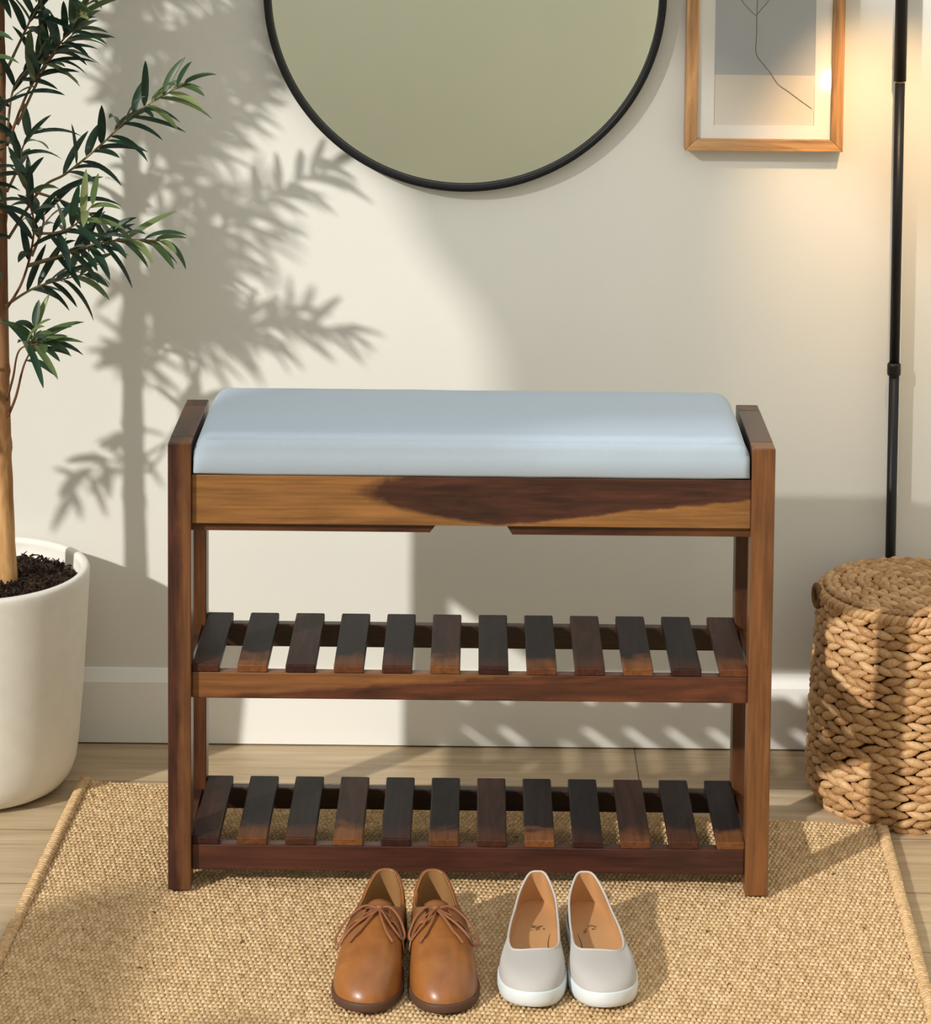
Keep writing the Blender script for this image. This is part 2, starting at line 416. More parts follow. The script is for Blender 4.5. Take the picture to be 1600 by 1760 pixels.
# ============================================================ FLOOR LAMP
LX, LY = .7165, -.0275
lamp = thing('floor_lamp', 'slim black metal floor lamp standing behind the lidded woven basket', 'lamp', (LX, LY, 0))
def lt(name, pts, r, mat=M_black, par=lamp, n=20): return obj(name, tube(pts, r, n), mat, par, True)
o = obj('base_plate', box(-.12, .12, -.022, .013, 0, .012, .003), M_black, lamp)
lt('lower_pole', [(0.001, 0, .012), (.0005, 0, .672)], .0088)
obj('collar', lathe([(.0088, .664), (.0112, .666), (.0116, .669), (.0116, .682), (.0112, .685), (.0088, .687)], 24), M_black, lamp, True)
lt('middle_pole', [(.0005, 0, .687), (-.0005, 0, 1.166)], .0086)
lt('joint', [(-.0005, 0, 1.164), (-.0005, 0, 1.171)], .0072, plain('brass_joint', (190, 150, 96), .35, .5, .7))
lt('upper_pole', [(-.0005, 0, 1.169), (-.001, 0, 1.60)], [.0106, .0106])
# head: arm reaches towards the room, small cone shade aimed down at the wall
lt('arm', [Vector(p) for p in catmull([(-.001, 0, 1.58), (-.008, -.06, 1.66), (-.018, -.25, 1.70), (-.026, -.38, 1.66), (-.030, -.450, 1.555)], 8)], .006)
HD = Vector((-.030, -.420, 1.50)); aim = Vector((-.006, .45, -.48)).normalized()
V, E_, Fc = lathe([(.012, .06), (.018, .055), (.024, .03), (.046, -.035), (.0445, -.035), (.022, .028), (.0, .05)], 32)
Rm = (-aim).to_track_quat('Z', 'Y').to_matrix(); V = [tuple(HD+Rm@Vector(p)) for p in V]
obj('lamp_shade', (V, E_, Fc), M_black, lamp, True)
n = N('warm_bulb_glow'); n.b.inputs['Emission Color'].default_value = (1, .72, .40, 1); n.b.inputs['Emission Strength'].default_value = 10
V, E_, Fc = lathe([(.0001, -.016), (.008, -.014), (.0145, -.006), (.016, .002), (.012, .012), (.007, .022), (.0001, .03)], 20)
V = [tuple(HD+aim*.006+Rm@Vector(p)) for p in V]
obj('bulb', (V, E_, Fc), n.m, lamp, True)
sp = bpy.data.lights.new('lamp_light', 'SPOT'); sp.energy = 19; sp.color = (1, .64, .33); sp.spot_size = math.radians(49); sp.spot_blend = 1; sp.shadow_soft_size = .012
spo = bpy.data.objects.new('lamp_light', sp); C.objects.link(spo); spo.parent = lamp
spo.location = HD+aim*.03; spo.rotation_euler = aim.to_track_quat('-Z', 'Y').to_euler()

# ============================================================ RUG
def build_rug():
    # corners on the floor, as the rug lies slightly askew
    A, B = Vector((-.640, -.195)), Vector((.664, -.347))
    ux = (B-A).normalized(); uy = Vector((ux.y, -ux.x)); uy = Vector((-.04, -1)).normalized()
    L, Wd = (B-A).length, 1.25
    nx, ny = 880, 780
    px, py = 64*3.35, 1.0
    X, Y = np.meshgrid(np.linspace(0, 1, nx), np.linspace(0, 1, ny))
    x, y = X*L, Y*Wd
    rs = np.random.RandomState(4)
    pw, ph = .0070, .0105                              # knot pitch
    wob = .0007*np.sin(y*61+x*13)+.0005*np.sin(x*97+y*31)
    r = (y+wob)/ph; ri = np.floor(r).astype(int); fr_ = r-ri
    jit = .5*(ri % 2)
    c = (x+.0006*np.sin(y*140)+.0005*np.sin(y*37+x*60))/pw+jit; ci = np.floor(c).astype(int); fc = c-ci
    h1 = rs.rand(400, 400)[(ri % 400), (ci % 400)]; h2 = rs.rand(400, 400)[(ri % 400), (ci % 400)]
    ridge = np.abs(np.sin(PI*fc))**.8; knot = np.abs(np.sin(PI*(fr_+.25*(fc-.5))))**.6
    z = .0042*(ridge*knot)*(.62+.5*h1)+.0006*rs.rand(ny, nx)
    z += .0012*np.sin(x*9+y*4)*0
    lift = .0065
    gx = A.x+ux.x*x+uy.x*y; gy = A.y+ux.y*x+uy.y*y
    edge = np.minimum(np.minimum(x, L-x), np.minimum(y, Wd-y))
    gx += (edge < .004)*rs.randn(ny, nx)*.0008
    zz = lift+z*np.clip(edge/.004, .3, 1)
    co = np.stack([gx, gy, zz], -1).reshape(-1, 3).astype(np.float32)
    idx = np.arange(nx*ny).reshape(ny, nx)
    q = np.stack([idx[:-1, :-1], idx[1:, :-1], idx[1:, 1:], idx[:-1, 1:]], -1).reshape(-1, 4)
    # skirt down to the floor
    per = np.concatenate([idx[0, :], idx[1:, -1], idx[-1, -2::-1], idx[-2:0:-1, 0]])
    lo = co[per].copy(); lo[:, 2] = .0005; base = len(co)
    co = np.concatenate([co, lo]); m = len(per); k = np.arange(m); k2 = (k+1) % m
    sk = np.stack([per[k], per[k2], base+k2, base+k], -1)
    q = np.concatenate([q, sk])
    me = bpy.data.meshes.new('jute_rug'); me.vertices.add(len(co)); me.vertices.foreach_set('co', co.ravel())
    me.loops.add(q.size); me.loops.foreach_set('vertex_index', q.ravel().astype(np.int32))
    me.polygons.add(len(q)); me.polygons.foreach_set('loop_start', np.arange(0, q.size, 4, dtype=np.int32))
    me.update(calc_edges=True); me.validate()
    at = me.color_attributes.new('straw', 'FLOAT_COLOR', 'POINT')
    t = np.zeros((len(co), 4), np.float32); t[:nx*ny, 0] = h2.ravel(); t[:nx*ny, 1] = (z/.0047).ravel(); t[:, 3] = 1
    at.data.foreach_set('color', t.ravel())
    me.shade_smooth()
    n = N('jute_weave'); a = n.n('ShaderNodeAttribute', attribute_name='straw'); sp_ = n.n('ShaderNodeSeparateColor'); n.link(a.outputs[0], sp_.inputs[0])
    c = n.ramp(sp_.outputs[0], [(0, (182, 148, 104)), (.5, (212, 180, 134)), (1, (234, 206, 164))])
    c = n.mix(.5, c, n.ramp(n.noise((40, 40, 40), 8, 4), [(.3, (176, 142, 98)), (.7, (228, 198, 152))]))
    c = n.mix(n.ramp(sp_.outputs[1], [(.12, (1, 1, 1, 1)), (.42, (0, 0, 0, 1))]), c, (138, 104, 64))       # darker in the low gaps between the knots
    c = n.mix(n.ramp(n.noise((1, 1, 1), 55, 2), [(.70, (0, 0, 0, 1)), (.76, (1, 1, 1, 1))]), c, (112, 78, 42))
    n.col(c); n.set(.85, .2); n.bump(n.noise((500, 500, 500), 1, 3), .0006, .5)
    me.materials.append(n.m)
    o = bpy.data.objects.new('jute_rug', me); C.objects.link(o)
    tag(o, 'natural tan woven jute rug lying on the wooden floor under the bench and shoes', 'rug')
    # whipped side edges
    nb = N('jute_binding_thread'); nb.col(nb.ramp(nb.noise((130, 130, 130), 1, 3), [(.3, (176, 140, 96)), (.7, (222, 190, 144))])); nb.set(.85, .2); M_bind = nb.m
    for side in (0, 1):
        P0 = A if side == 0 else B; V = ([], [], [])
        cnt = int(Wd/.0075); rr = rnd(side, 'e')
        for k in range(cnt):
            p = P0+uy*(.002+k*.0075); sgn = -1 if side == 0 else 1
            a_, b_ = p-ux*sgn*.011+uy*.003, p+ux*sgn*.003
            tube([(a_.x, a_.y, .010), ((a_.x*.5+b_.x*.5), (a_.y*.5+b_.y*.5), .0145), (b_.x, b_.y, .0135), (b_.x+ux.x*sgn*.002, b_.y, .005)], .0034*(.85+.3*rr.random()), 6, into=V)
        e = obj('edge_binding', V, M_bind, o, True); e['kind'] = 'stuff'
    return o
build_rug()

# ============================================================ PLANT POT AND TREE
PC = Vector((-.810, -.200, 0))
plant = thing('potted_tree', 'slim indoor tree with narrow dark green leaves growing in a large cream pot', 'potted plant', PC)
prof = [(.0001, .002), (.112, .002), (.124, .005), (.138, .013), (.149, .027), (.1565, .048), (.161, .08), (.168, .16), (.175, .27), (.1795, .355), (.180, .364), (.1785, .3685), (.175, .370), (.168, .3695), (.1655, .367), (.1645, .36), (.162, .31), (.0001, .31)]
n = N('matte_cream_pot'); n.col(n.ramp(n.noise(sc=30, det=4), [(.3, (222, 217, 205)), (.7, (228, 224, 213))])); n.set(.5, .4); n.bump(n.noise(sc=120, det=2), .0003, .3)
obj('pot', lathe(prof, 128), n.m, plant, True)
def soil():
    V, Fc = [], []; n_, m = 60, 160; rr = rnd('soil')
    for i in range(n_+1):
        r = .1645*i/n_
        for k in range(m):
            a = 2*PI*k/m; x, y = r*math.cos(a), r*math.sin(a)
            z = .338+.010*(1-(i/n_)**2)+.012*noise.noise(Vector((x*60, y*60, 3)))+.008*noise.noise(Vector((x*170, y*170, 1)))+.004*noise.noise(Vector((x*420, y*420, 7)))
            V.append((x, y, z))
    for i in range(n_):
        for k in range(m):
            k2 = (k+1) % m; Fc.append((i*m+k, i*m+k2, (i+1)*m+k2, (i+1)*m+k))
    D = (V, [], Fc)
    for j in range(520):                # bark chips and root bits
        a, r = rr.random()*2*PI, .158*math.sqrt(rr.random()); c = Vector((r*math.cos(a), r*math.sin(a), .346+.010*(1-(r/.165)**2)))
        d = Vector((rr.gauss(0, 1), rr.gauss(0, 1), rr.gauss(0, .45))).normalized()*rr.uniform(.003, .009)
        tube([c-d, c+Vector((rr.gauss(0, .002), rr.gauss(0, .002), .001)), c+d], [.0008, rr.uniform(.001, .0024), .0007], 5, into=D)
    return D
n = N('potting_soil'); c = n.ramp(n.noise(sc=190, det=4), [(.35, (26, 19, 15)), (.62, (58, 42, 32)), (.74, (112, 80, 52))]); n.col(c); n.set(.9, .2)
so_ = obj('soil', soil(), n.m, plant); so_['kind'] = 'stuff'
TR = [(-.765, -.2, .335), (-.768, -.2, .463), (-.771, -.2, .58), (-.773, -.2, .736), (-.774, -.2, .928), (-.774, -.2, 1.12), (-.775, -.2, 1.31), (-.79, -.2, 1.6), (-.795, -.2, 1.9)]
tp = catmull(TR, 14); rads = []
for i, p in enumerate(tp):
    t = (p.z-.335)/1.56; r = .0155-.0085*t + .003*math.exp(-t*40)
    for kz in (.575, .70, .96): r += .0022*math.exp(-((p.z-kz)/.008)**2)
    rads.append(r)
V, E_, Fc = tube([p-PC for p in tp], rads, 20)
V = [(x+.0012*noise.noise(Vector((x*40, y*40, z*30))), y, z) for x, y, z in V]
n = N('pale_bark'); bz = n.xyz()[2]
lowc = n.ramp(n.noise((60, 60, 9), 1, 5, .6), [(.3, (148, 104, 62)), (.55, (196, 150, 98)), (.75, (216, 176, 124))])
hic = n.ramp(n.noise((60, 60, 9), 1, 5, .6), [(.3, (92, 62, 42)), (.7, (150, 108, 76))])
n.col(n.mix(n.ma('MULTIPLY', n.ma('SUBTRACT', bz, .45), 3.0, True), lowc, hic)); n.set(.8, .2); n.bump(n.noise((160, 160, 30), 1, 4), .0015, .6)
M_bark = n.m
obj('trunk', (V, E_, Fc), M_bark, plant, True)
n = N('leaf_green'); a = n.n('ShaderNodeAttribute', attribute_name='tone'); sp_ = n.n('ShaderNodeSeparateColor'); n.link(a.outputs[0], sp_.inputs[0])
c = n.ramp(sp_.outputs[0], [(0, (24, 46, 36)), (.55, (40, 68, 46)), (.8, (84, 104, 58)), (1, (140, 150, 96))])
geo = n.n('ShaderNodeNewGeometry'); c2 = n.mix(.4, c, (148, 164, 120))
n.col(n.mix(geo.outputs['Backfacing'], c, c2)); n.set(.42, .45)
tr = n.n('ShaderNodeBsdfTranslucent'); n.link(c, tr.inputs[0]); mx = n.n('ShaderNodeMixShader'); mx.inputs[0].default_value = .15
n.link(n.b.outputs[0], mx.inputs[1]); n.link(tr.outputs[0], mx.inputs[2])
n.link(mx.outputs[0], n.t.nodes['Material Output'].inputs[0])
M_leaf = n.m
M_stem = plain('young_stem', (132, 112, 78), .7, .3); M_stem2 = plain('brown_stem', (112, 72, 50), .7, .3)

YLIM = .178
def leaf(D, T, base, d, nrm, L, Wd, droop, tone):
    V, _, Fc = D; b0 = len(V); seg = 8
    d = d.normalized(); side = d.cross(nrm).normalized(); nn = side.cross(d).normalized()
    p = Vector(base); cur_d = d.copy(); st = L/seg
    for i in range(seg+1):
        t = i/seg
        wv = Wd*.5*(math.sin(PI*min(1, t**.85)))**.55*(1-.12*t) if 0 < t < 1 else Wd*.04
        c = p
        V.append(tuple(c-side*wv+nn*wv*.35)); V.append(tuple(c)); V.append(tuple(c+side*wv+nn*wv*.35))
        T += [tone]*3
        if p.y > YLIM-.03: cur_d.y = min(cur_d.y, 0)
        cur_d = (cur_d+Vector((0, 0, -droop/seg))).normalized(); nn = side.cross(cur_d).normalized(); p = p+cur_d*st
    for i in range(seg):
        a_ = b0+i*3
        Fc.append((a_, a_+1, a_+4, a_+3)); Fc.append((a_+1, a_+2, a_+5, a_+4))
def sprig(path, seed, n_leaf, Lf=(.06, .095), start=.25, tipyoung=True, r0=.0026, brown=False, dens=1.0):
    rr = rnd(seed, 'sprig'); pts = catmull(path, 10); m = len(pts)
    st = obj('branch', tube([p-PC for p in pts], [r0*(1-.65*i/(m-1)) for i in range(m)], 8), M_stem2 if brown else M_stem, plant, True)
    D, T = ([], [], []), []
    ang = rr.random()*6
    for j in range(n_leaf):
        t = start+(1-start)*(j+.5)/n_leaf; f = t*(m-1); i = min(m-2, int(f)); p = pts[i].lerp(pts[i+1], f-i)
        ax = (pts[min(m-1, i+2)]-pts[max(0, i-1)]).normalized()
        ang += 2.4+rr.uniform(-.4, .4)
        s1 = ax.orthogonal().normalized(); s2 = ax.cross(s1)
        out = s1*math.cos(ang)+s2*math.sin(ang)
        out.y *= .75; out.z += .05
        spread = rr.uniform(.75, 1.25)*(1.0-.35*(t > .85))
        d = (ax*(1.05-.35*rr.random())+out*spread).normalized()
        nrm = (ax*.3+Vector((0, -.55, 1))*.6+out*.2).normalized()
        L_ = rr.uniform(*Lf)*(1-.35*(t > .9)); tone = rr.uniform(0, .5)
        if tipyoung and t > .72: tone = rr.uniform(.4, .95)
        leaf(D, T, p-PC, d, nrm, L_, rr.uniform(.0115, .016), rr.uniform(.25, 1.1), tone)
    me_o = obj('leaves', D, M_leaf, st, True)
    at = me_o.data.color_attributes.new('tone', 'FLOAT_COLOR', 'POINT')
    at.data.foreach_set('color', np.repeat(np.array(T, np.float32)[:, None], 4, 1).ravel())
    return st
SPR = [
 [(-0.761, -0.2, 1.072), (-0.727, -0.215, 1.156), (-0.687, -0.23, 1.22), (-0.646, -0.245, 1.274), (-0.616, -0.26, 1.332)],
 [(-0.746, -0.19, 1.105), (-0.709, -0.18, 1.185), (-0.682, -0.17, 1.227), (-0.645, -0.16, 1.264)],
 [(-0.76, -0.2, 0.919), (-0.705, -0.207, 1.002), (-0.662, -0.213, 1.03), (-0.604, -0.22, 1.079), (-0.556, -0.227, 1.126), (-0.514, -0.233, 1.154), (-0.467, -0.24, 1.182)],
 [(-0.761, -0.21, 0.806), (-0.736, -0.224, 0.847), (-0.718, -0.238, 0.898), (-0.709, -0.252, 0.953), (-0.716, -0.266, 0.998), (-0.717, -0.28, 1.038)],
 [(-0.719, -0.24, 0.884), (-0.66, -0.255, 0.904), (-0.611, -0.27, 0.924), (-0.558, -0.285, 0.935), (-0.491, -0.3, 0.936)],
 [(-0.763, -0.21, 0.81), (-0.722, -0.197, 0.835), (-0.681, -0.183, 0.847), (-0.635, -0.17, 0.856)],
 [(-0.76, -0.21, 0.627), (-0.745, -0.22, 0.663), (-0.731, -0.23, 0.714), (-0.715, -0.24, 0.75), (-0.709, -0.25, 0.786)],
 [(-0.767, -0.2, 0.639), (-0.748, -0.233, 0.695), (-0.73, -0.267, 0.751), (-0.687, -0.3, 0.769)],
 [(-0.762, -0.2, 0.996), (-0.747, -0.183, 1.032), (-0.74, -0.167, 1.067), (-0.724, -0.15, 1.089)],
 [(-0.714, -0.21, 0.998), (-0.674, -0.197, 0.982), (-0.633, -0.183, 0.96), (-0.621, -0.17, 0.939)],
 [(-0.761, -0.2, 1.196), (-0.729, -0.227, 1.257), (-0.706, -0.253, 1.297), (-0.673, -0.28, 1.347)],
 [(-0.715, -0.24, 0.898), (-0.702, -0.227, 0.934), (-0.7, -0.213, 0.96), (-0.716, -0.2, 0.977)],
 [(-0.761, -0.2, 1.087), (-0.757, -0.205, 1.121), (-0.747, -0.21, 1.169), (-0.713, -0.215, 1.213), (-0.697, -0.22, 1.233)],
 [(-0.707, -0.27, 0.942), (-0.669, -0.29, 0.946), (-0.633, -0.31, 0.964), (-0.602, -0.33, 1.001)],
]
NL = [24, 16, 30, 16, 26, 17, 13, 11, 9, 11, 14, 8, 12, 13]
ST = [.25, .3, .3, .3, .15, .25, .55, .75, .3, .2, .3, .2, .3, .2]
for i, pth in enumerate(SPR):
    sprig(pth, i, NL[i], start=ST[i], brown=i in (3, 6, 7, 0))
# the rest of the crown, round the back, the left and above the picture
rr = rnd('crown')
for j in range(190):
    z0 = rr.uniform(.85, 1.88); az = rr.uniform(0, 2*PI); b = Vector((-.785, -.2, z0))
    ln = rr.uniform(.16, .30)*(1 if z0 < 1.6 else .8)
    dx, dy = math.cos(az), math.sin(az)
    if dx > .0 and z0 < 1.30: continue                       # the side the photo shows is laid out above
    if dy > .3: ln = min(ln, .16)
    dz = rr.uniform(.45, 1.0)
    e = b+Vector((dx*ln, dy*ln, dz*ln*.8)); mid_ = b.lerp(e, .5)+Vector((dx*.02, dy*.02, -.02))
    if e.y > -.03: e.y = -.04
    tu = e.x-.95*e.y; tx = 800+4600*(e.x-.006)/(4.51+e.y)
    if tu < -.62 or (tx > -40 and z0 < 1.30 and e.z < 1.45): continue
    sprig([b, mid_, e], 100+j, rr.randint(16, 26), tipyoung=False)

for j in range(12):                                           # fuller growth on the window side, in front of the trunk
    z0 = .93+.075*j; b = Vector((-.783, -.21, z0)); dx = rr.uniform(-.10, .03); dy = -rr.uniform(.18, .30)
    e = b+Vector((dx, dy, rr.uniform(.10, .22)))
    sprig([b, b.lerp(e, .5)+Vector((.01, 0, -.025)), e], 300+j, rr.randint(20, 28))

for j, (z0, dx, dy, dz) in enumerate([(.64, -.20, -.10, .02), (.70, -.16, -.15, .03)]):
    b = Vector((-.783, -.21, z0)); e = b+Vector((dx, dy, dz))
    sprig([b, b.lerp(e, .5)+Vector((0, 0, .03)), e], 400+j, 9)

# ============================================================ WOVEN BASKET
BC = Vector((.7285, -.209, 0))
bas = thing('woven_basket', 'round braided seagrass basket with a coiled lid on the floor beside the rug', 'basket', BC)
n = N('seagrass_braid'); a = n.n('ShaderNodeAttribute', attribute_name='tone'); sp_ = n.n('ShaderNodeSeparateColor'); n.link(a.outputs[0], sp_.inputs[0])
c = n.ramp(sp_.outputs[0], [(0, (150, 106, 62)), (.5, (186, 142, 92)), (1, (214, 176, 128))])
c = n.mix(.4, c, n.ramp(n.noise((90, 90, 90), 3, 4), [(.3, (140, 96, 54)), (.7, (216, 176, 126))]))
n.col(c); n.set(.5, .4); n.bump(n.noise((400, 400, 400), 1, 3), .0008, .5); M_grass = n.m
M_dark = plain('dark_inner_cane', (62, 42, 24), .8, .2)
def lump(D, T, c, t, nr, L, Wt, th, tone, twist=.0):
    """one leaf-shaped bight of braid"""
    V, _, Fc = D; b0 = len(V); s = nr.cross(t).normalized(); ns, nk = 7, 8
    for i in range(ns):
        u = i/(ns-1); w_ = math.sin(PI*(.06+.88*u))**.65
        cc = c+t*(L*(u-.5))+nr*(th*.35*math.sin(PI*u))
        for k in range(nk):
            a_ = 2*PI*k/nk; V.append(tuple(cc+s*(Wt*.5*w_*math.cos(a_))+nr*(th*.5*w_*math.sin(a_)))); T.append(tone)
    for i in range(ns-1):
        for k in range(nk):
            k2 = (k+1) % nk; Fc.append((b0+i*nk+k, b0+i*nk+k2, b0+(i+1)*nk+k2, b0+(i+1)*nk+k))
def settone(o, T):
    at = o.data.color_attributes.new('tone', 'FLOAT_COLOR', 'POINT')
    T = list(T)+[.5]*(len(o.data.vertices)-len(T)); at.data.foreach_set('color', np.repeat(np.array(T, np.float32)[:, None], 4, 1).ravel())
def brad(z): # radius of the body
    pts = [(0, .142), (.012, .155), (.03, .163), (.08, .1635), (.16, .1605), (.24, .1555), (.31, .151), (.345, .150)]
    for (z0, r0), (z1, r1) in zip(pts, pts[1:]):
        if z <= z1: return r0+(r1-r0)*(z-z0)/(z1-z0)
    return .150
rr = rnd('basket'); D, T = ([], [], []), []
rows = 24; HB = .338
for i in range(rows):
    z = .0075+(HB-.012)*i/(rows-1); R = brad(z)-.002; cnt = 34; sgn = 1 if i % 2 else -1
    slope = (brad(min(z+.01, .34))-brad(max(0, z-.01)))/.02
    for k in range(cnt):
        a_ = 2*PI*(k+.5*(i % 2)+rr.uniform(-.12, .12))/cnt
        nr = Vector((math.cos(a_), math.sin(a_), -slope*.8)).normalized(); tg = Vector((-math.sin(a_), math.cos(a_), 0))
        t = (tg+Vector((0, 0, sgn*.28+rr.uniform(-.08, .08)))).normalized()
        c_ = Vector((R*math.cos(a_), R*math.sin(a_), z+rr.uniform(-.0008, .0008)))+nr*rr.uniform(-.0008, .0012)
        lump(D, T, c_, t, nr, 2*PI*R/cnt*1.38, .0148*rr.uniform(.85, 1.1), .0135, rr.random())
o = obj('basket_body', D, M_grass, bas, True); settone(o, T)
obj('basket_lining', lathe([(.0001, .004), (.138, .004), (.152, .02), (.158, .05), (.156, .16), (.1495, .26), (.145, .334), (.139, .334), (.139, .32), (.0001, .315)], 64), M_dark, bas, True)
# twisted rim rope
def rope(R, z, rad, turns, n_=260, lift=None):
    D, T = ([], [], []), []
    for st in range(2):
        pts = []
        for k in range(n_):
            a_ = 2*PI*k/n_; ph = turns*a_+PI*st
            rr_ = R+rad*.55*math.cos(ph); zz = z+rad*.55*math.sin(ph)
            pts.append((rr_*math.cos(a_), rr_*math.sin(a_), zz))
        tube(pts, rad*.72, 8, closed=True, into=D)
        T += [.35+.4*st]*(n_*8)
    return D, T
D, T = rope(.1505, .3445, .0078, 44, 520)
o = obj('rim_rope', D, M_grass, bas, True); settone(o, T)
# coiled lid, raised a little at one side
D, T = ([], [], []), []; rr = rnd('lid')
lidz = .353
for i in range(11):
    R = .1405-.0131*i
    if R < .006: break
    cnt = max(5, int(2*PI*R/.021)); zc = lidz+.006*(1-(R/.14)**2)
    for k in range(cnt):
        a_ = 2*PI*(k+.5*(i % 2)+rr.uniform(-.1, .1))/cnt; nr = Vector((0, 0, 1)); tg = Vector((-math.sin(a_), math.cos(a_), 0))
        t = (tg+Vector((math.cos(a_), math.sin(a_), 0))*.34*(1 if i % 2 else -1)).normalized()
        lump(D, T, Vector((R*math.cos(a_), R*math.sin(a_), zc+rr.uniform(-.001, .001))), t, nr, 2*PI*R/cnt*1.45, .0135, .012, rr.random())
o = obj('lid', D, M_grass, bas, True); settone(o, T)
obj('lid_board', lathe([(.0001, .3385), (.142, .3385), (.145, .343), (.143, .350), (.0001, .354)], 64), M_dark, o, True)
hp = []
for k in range(28):
    a_ = 2*PI*k/28; th_ = PI*.985
    c_ = Vector((.156*math.cos(th_), .156*math.sin(th_)-.01, .340)); hp.append(c_+Vector((-.0035-.003*math.cos(a_), .013*math.cos(a_), .017*math.sin(a_))))
o = obj('handle_loop', tube(hp, .0048, 8, closed=True), plain('brown_cord', (116, 84, 52), .8, .2), bas, True)

# ============================================================ SHOES
def interp_loop(ctrl, n): return catmull(ctrl, n, True)
def shoe_eval(p0, p1, t, up0, pull, drop):
    c1 = p0+Vector((0, 0, up0)); xy = Vector((p0.x-p1.x, p0.y-p1.y, 0))
    c2 = p1+xy*pull-Vector((0, 0, drop*min(1, xy.length/.03)))
    a = 1-t
    return p0*a**3+c1*(3*a*a*t)+c2*(3*a*t*t)+p1*t**3
def make_shoe(name, label, cat, loc, rz, mir_, kind, group):
    """right/left by mir_; local +y runs heel to toe"""
    t_ = thing(name, label, cat, loc, rz+PI, group)
    br = kind == 'derby'; L = .278 if br else .285
    per = [(0, 0), (-.024, .03), (-.034, .14), (-.037, .33), (-.046, .54), (-.056, .73), (-.048, .88), (-.028, .967), (-.002, 1.0), (.021, .972), (.037, .89), (.0455, .76), (.041, .6), (.032, .4), (.032, .15), (.022, .03)]
    if br: top = [(0, .025, .096), (-.015, .045, .093), (-.026, .12, .080), (-.031, .20, .071), (-.033, .285, .072), (-.031, .345, .078), (-.022, .385, .083), (-.010, .397, .086), (0, .40, .087), (.010, .397, .086), (.020, .385, .083), (.028, .345, .078), (.030, .285, .072), (.030, .20, .071), (.025, .12, .080), (.014, .045, .093)]
    else: top = [(0, .02, .076), (-.014, .035, .073), (-.027, .13, .059), (-.034, .27, .050), (-.040, .42, .046), (-.042, .56, .044), (-.037, .655, .043), (-.024, .695, .046), (-.006, .70, .048), (.013, .692, .048), (.027, .668, .046), (.034, .60, .044), (.034, .48, .044), (.032, .32, .047), (.027, .15, .057), (.013, .035, .073)]
    sx = -1 if mir_ else 1      # the empty is turned by pi, so x flips once more
    K = 8; zs0 = .0105 if br else .016
    kw = .935 if br else .915
    per = [(x*kw, y) for x, y in per]; top = [(x*(kw+.015), y, z-(.009 if br else 0)) for x, y, z in top]
    P0 = interp_loop([(sx*x, y*L, zs0) for x, y in per], K); P1 = interp_loop([(sx*x, y*L, z) for x, y, z in top], K)
    if mir_: pass
    n_ = len(P0)
    def params(i):
        y = P0[i].y/L; f = max(0, (y-.55)/.45)
        up0 = (.030+.008*f) if br else (.022+.008*f)
        return up0, (.45 if y > .5 else .12), (.004 if y > .5 else .018)
    def S(i, t, inset=0):
        u_, pl, dr = params(i % n_); p = shoe_eval(P0[i % n_], P1[i % n_], t, u_, pl, dr)
        if br and P0[i % n_].y > .55*L:                 # flex creases across the vamp
            s_ = p.y/L; p = p+Vector((0, 0, .0011*math.sin(s_*95)*math.exp(-((s_-.66)/.07)**2)))
        return p
    NT = 16
    def loft(inset, name_, mat, par, t0=0., flip=False):
        V, Fc = [], []
        for j in range(NT+1):
            t = t0+(1-t0)*j/NT
            for i in range(n_):
                p = S(i, t)
                if inset:
                    q_ = S(i+1, min(1, t)); a_ = S(i, min(1, t+.02))-S(i, max(0, t-.02)); nv = (S(i+1, t)-S(i-1, t)).cross(a_)
                    if nv.length > 0: nv.normalize()
                    cen = Vector((0, p.y if .1*L < p.y < .8*L else (.1*L if p.y < .1*L else .8*L), .02))
                    if nv.dot(p-cen) < 0: nv = -nv
                    p = p+nv*inset
                V.append(tuple(p))
        for j in range(NT):
            for i in range(n_):
                i2 = (i+1) % n_; Fc.append((j*n_+i, j*n_+i2, (j+1)*n_+i2, (j+1)*n_+i))
        return obj(name_, (V, [], Fc), mat, par, True)
    if br: M = SH['tan']; Ml = SH['lining']; Ms = SH['brown_sole']; Mi = SH['lining']
    else: M = SH['greige']; Ml = SH['tan_lining']; Ms = SH['white_sole']; Mi = SH['tan_lining']
    upper = loft(0, 'upper', M, t_)
    loft(-.0022, 'lining', Ml, t_)
    # topline edge
    obj('topline_edge', tube([p+Vector((0, 0, -.0006)) for p in P1], .0017 if br else .0019, 8, closed=True), M if br else SH['piping'], upper, True)
    # insole
    cen = Vector((0, .45*L, 0)); V, Fc = [], []
    rings = 6
    for j in range(rings+1):
        f = j/rings
        for i in range(n_):
            p = P0[i]; ax = Vector((0, min(max(p.y, .12*L), .8*L), 0)); q_ = ax.lerp(Vector((p.x, p.y, 0)), max(.001, f)*.955)
            V.append((q_.x, q_.y, zs0+.004+.004*(f**3)+(.006 if q_.y < .3*L else .006*max(0, 1-(q_.y/L-.3)/.25))))
    for j in range(rings):
        for i in range(n_):
            i2 = (i+1) % n_; Fc.append((j*n_+i, j*n_+i2, (j+1)*n_+i2, (j+1)*n_+i))
    ins = obj('insole', (V, [], Fc), Mi, t_, True)
    # sole
    V, Fc = [], []
    off = .0026 if br else .0016
    if br: lv = [(-.001, -.02), (0, .0), (off-.001, .0), (off, .002), (off, zs0-.001), (off-.0012, zs0+.0012), (-.001, zs0+.0015), (-.004, zs0-.001)]
    else: lv = [(-.006, 0), (-.001, .0), (off-.001, .0015), (off+.0006, .008), (off, zs0+.004), (off-.0012, zs0+.0055), (-.0005, zs0+.0055), (-.004, zs0-.001)]
    if br: lv = lv[1:]
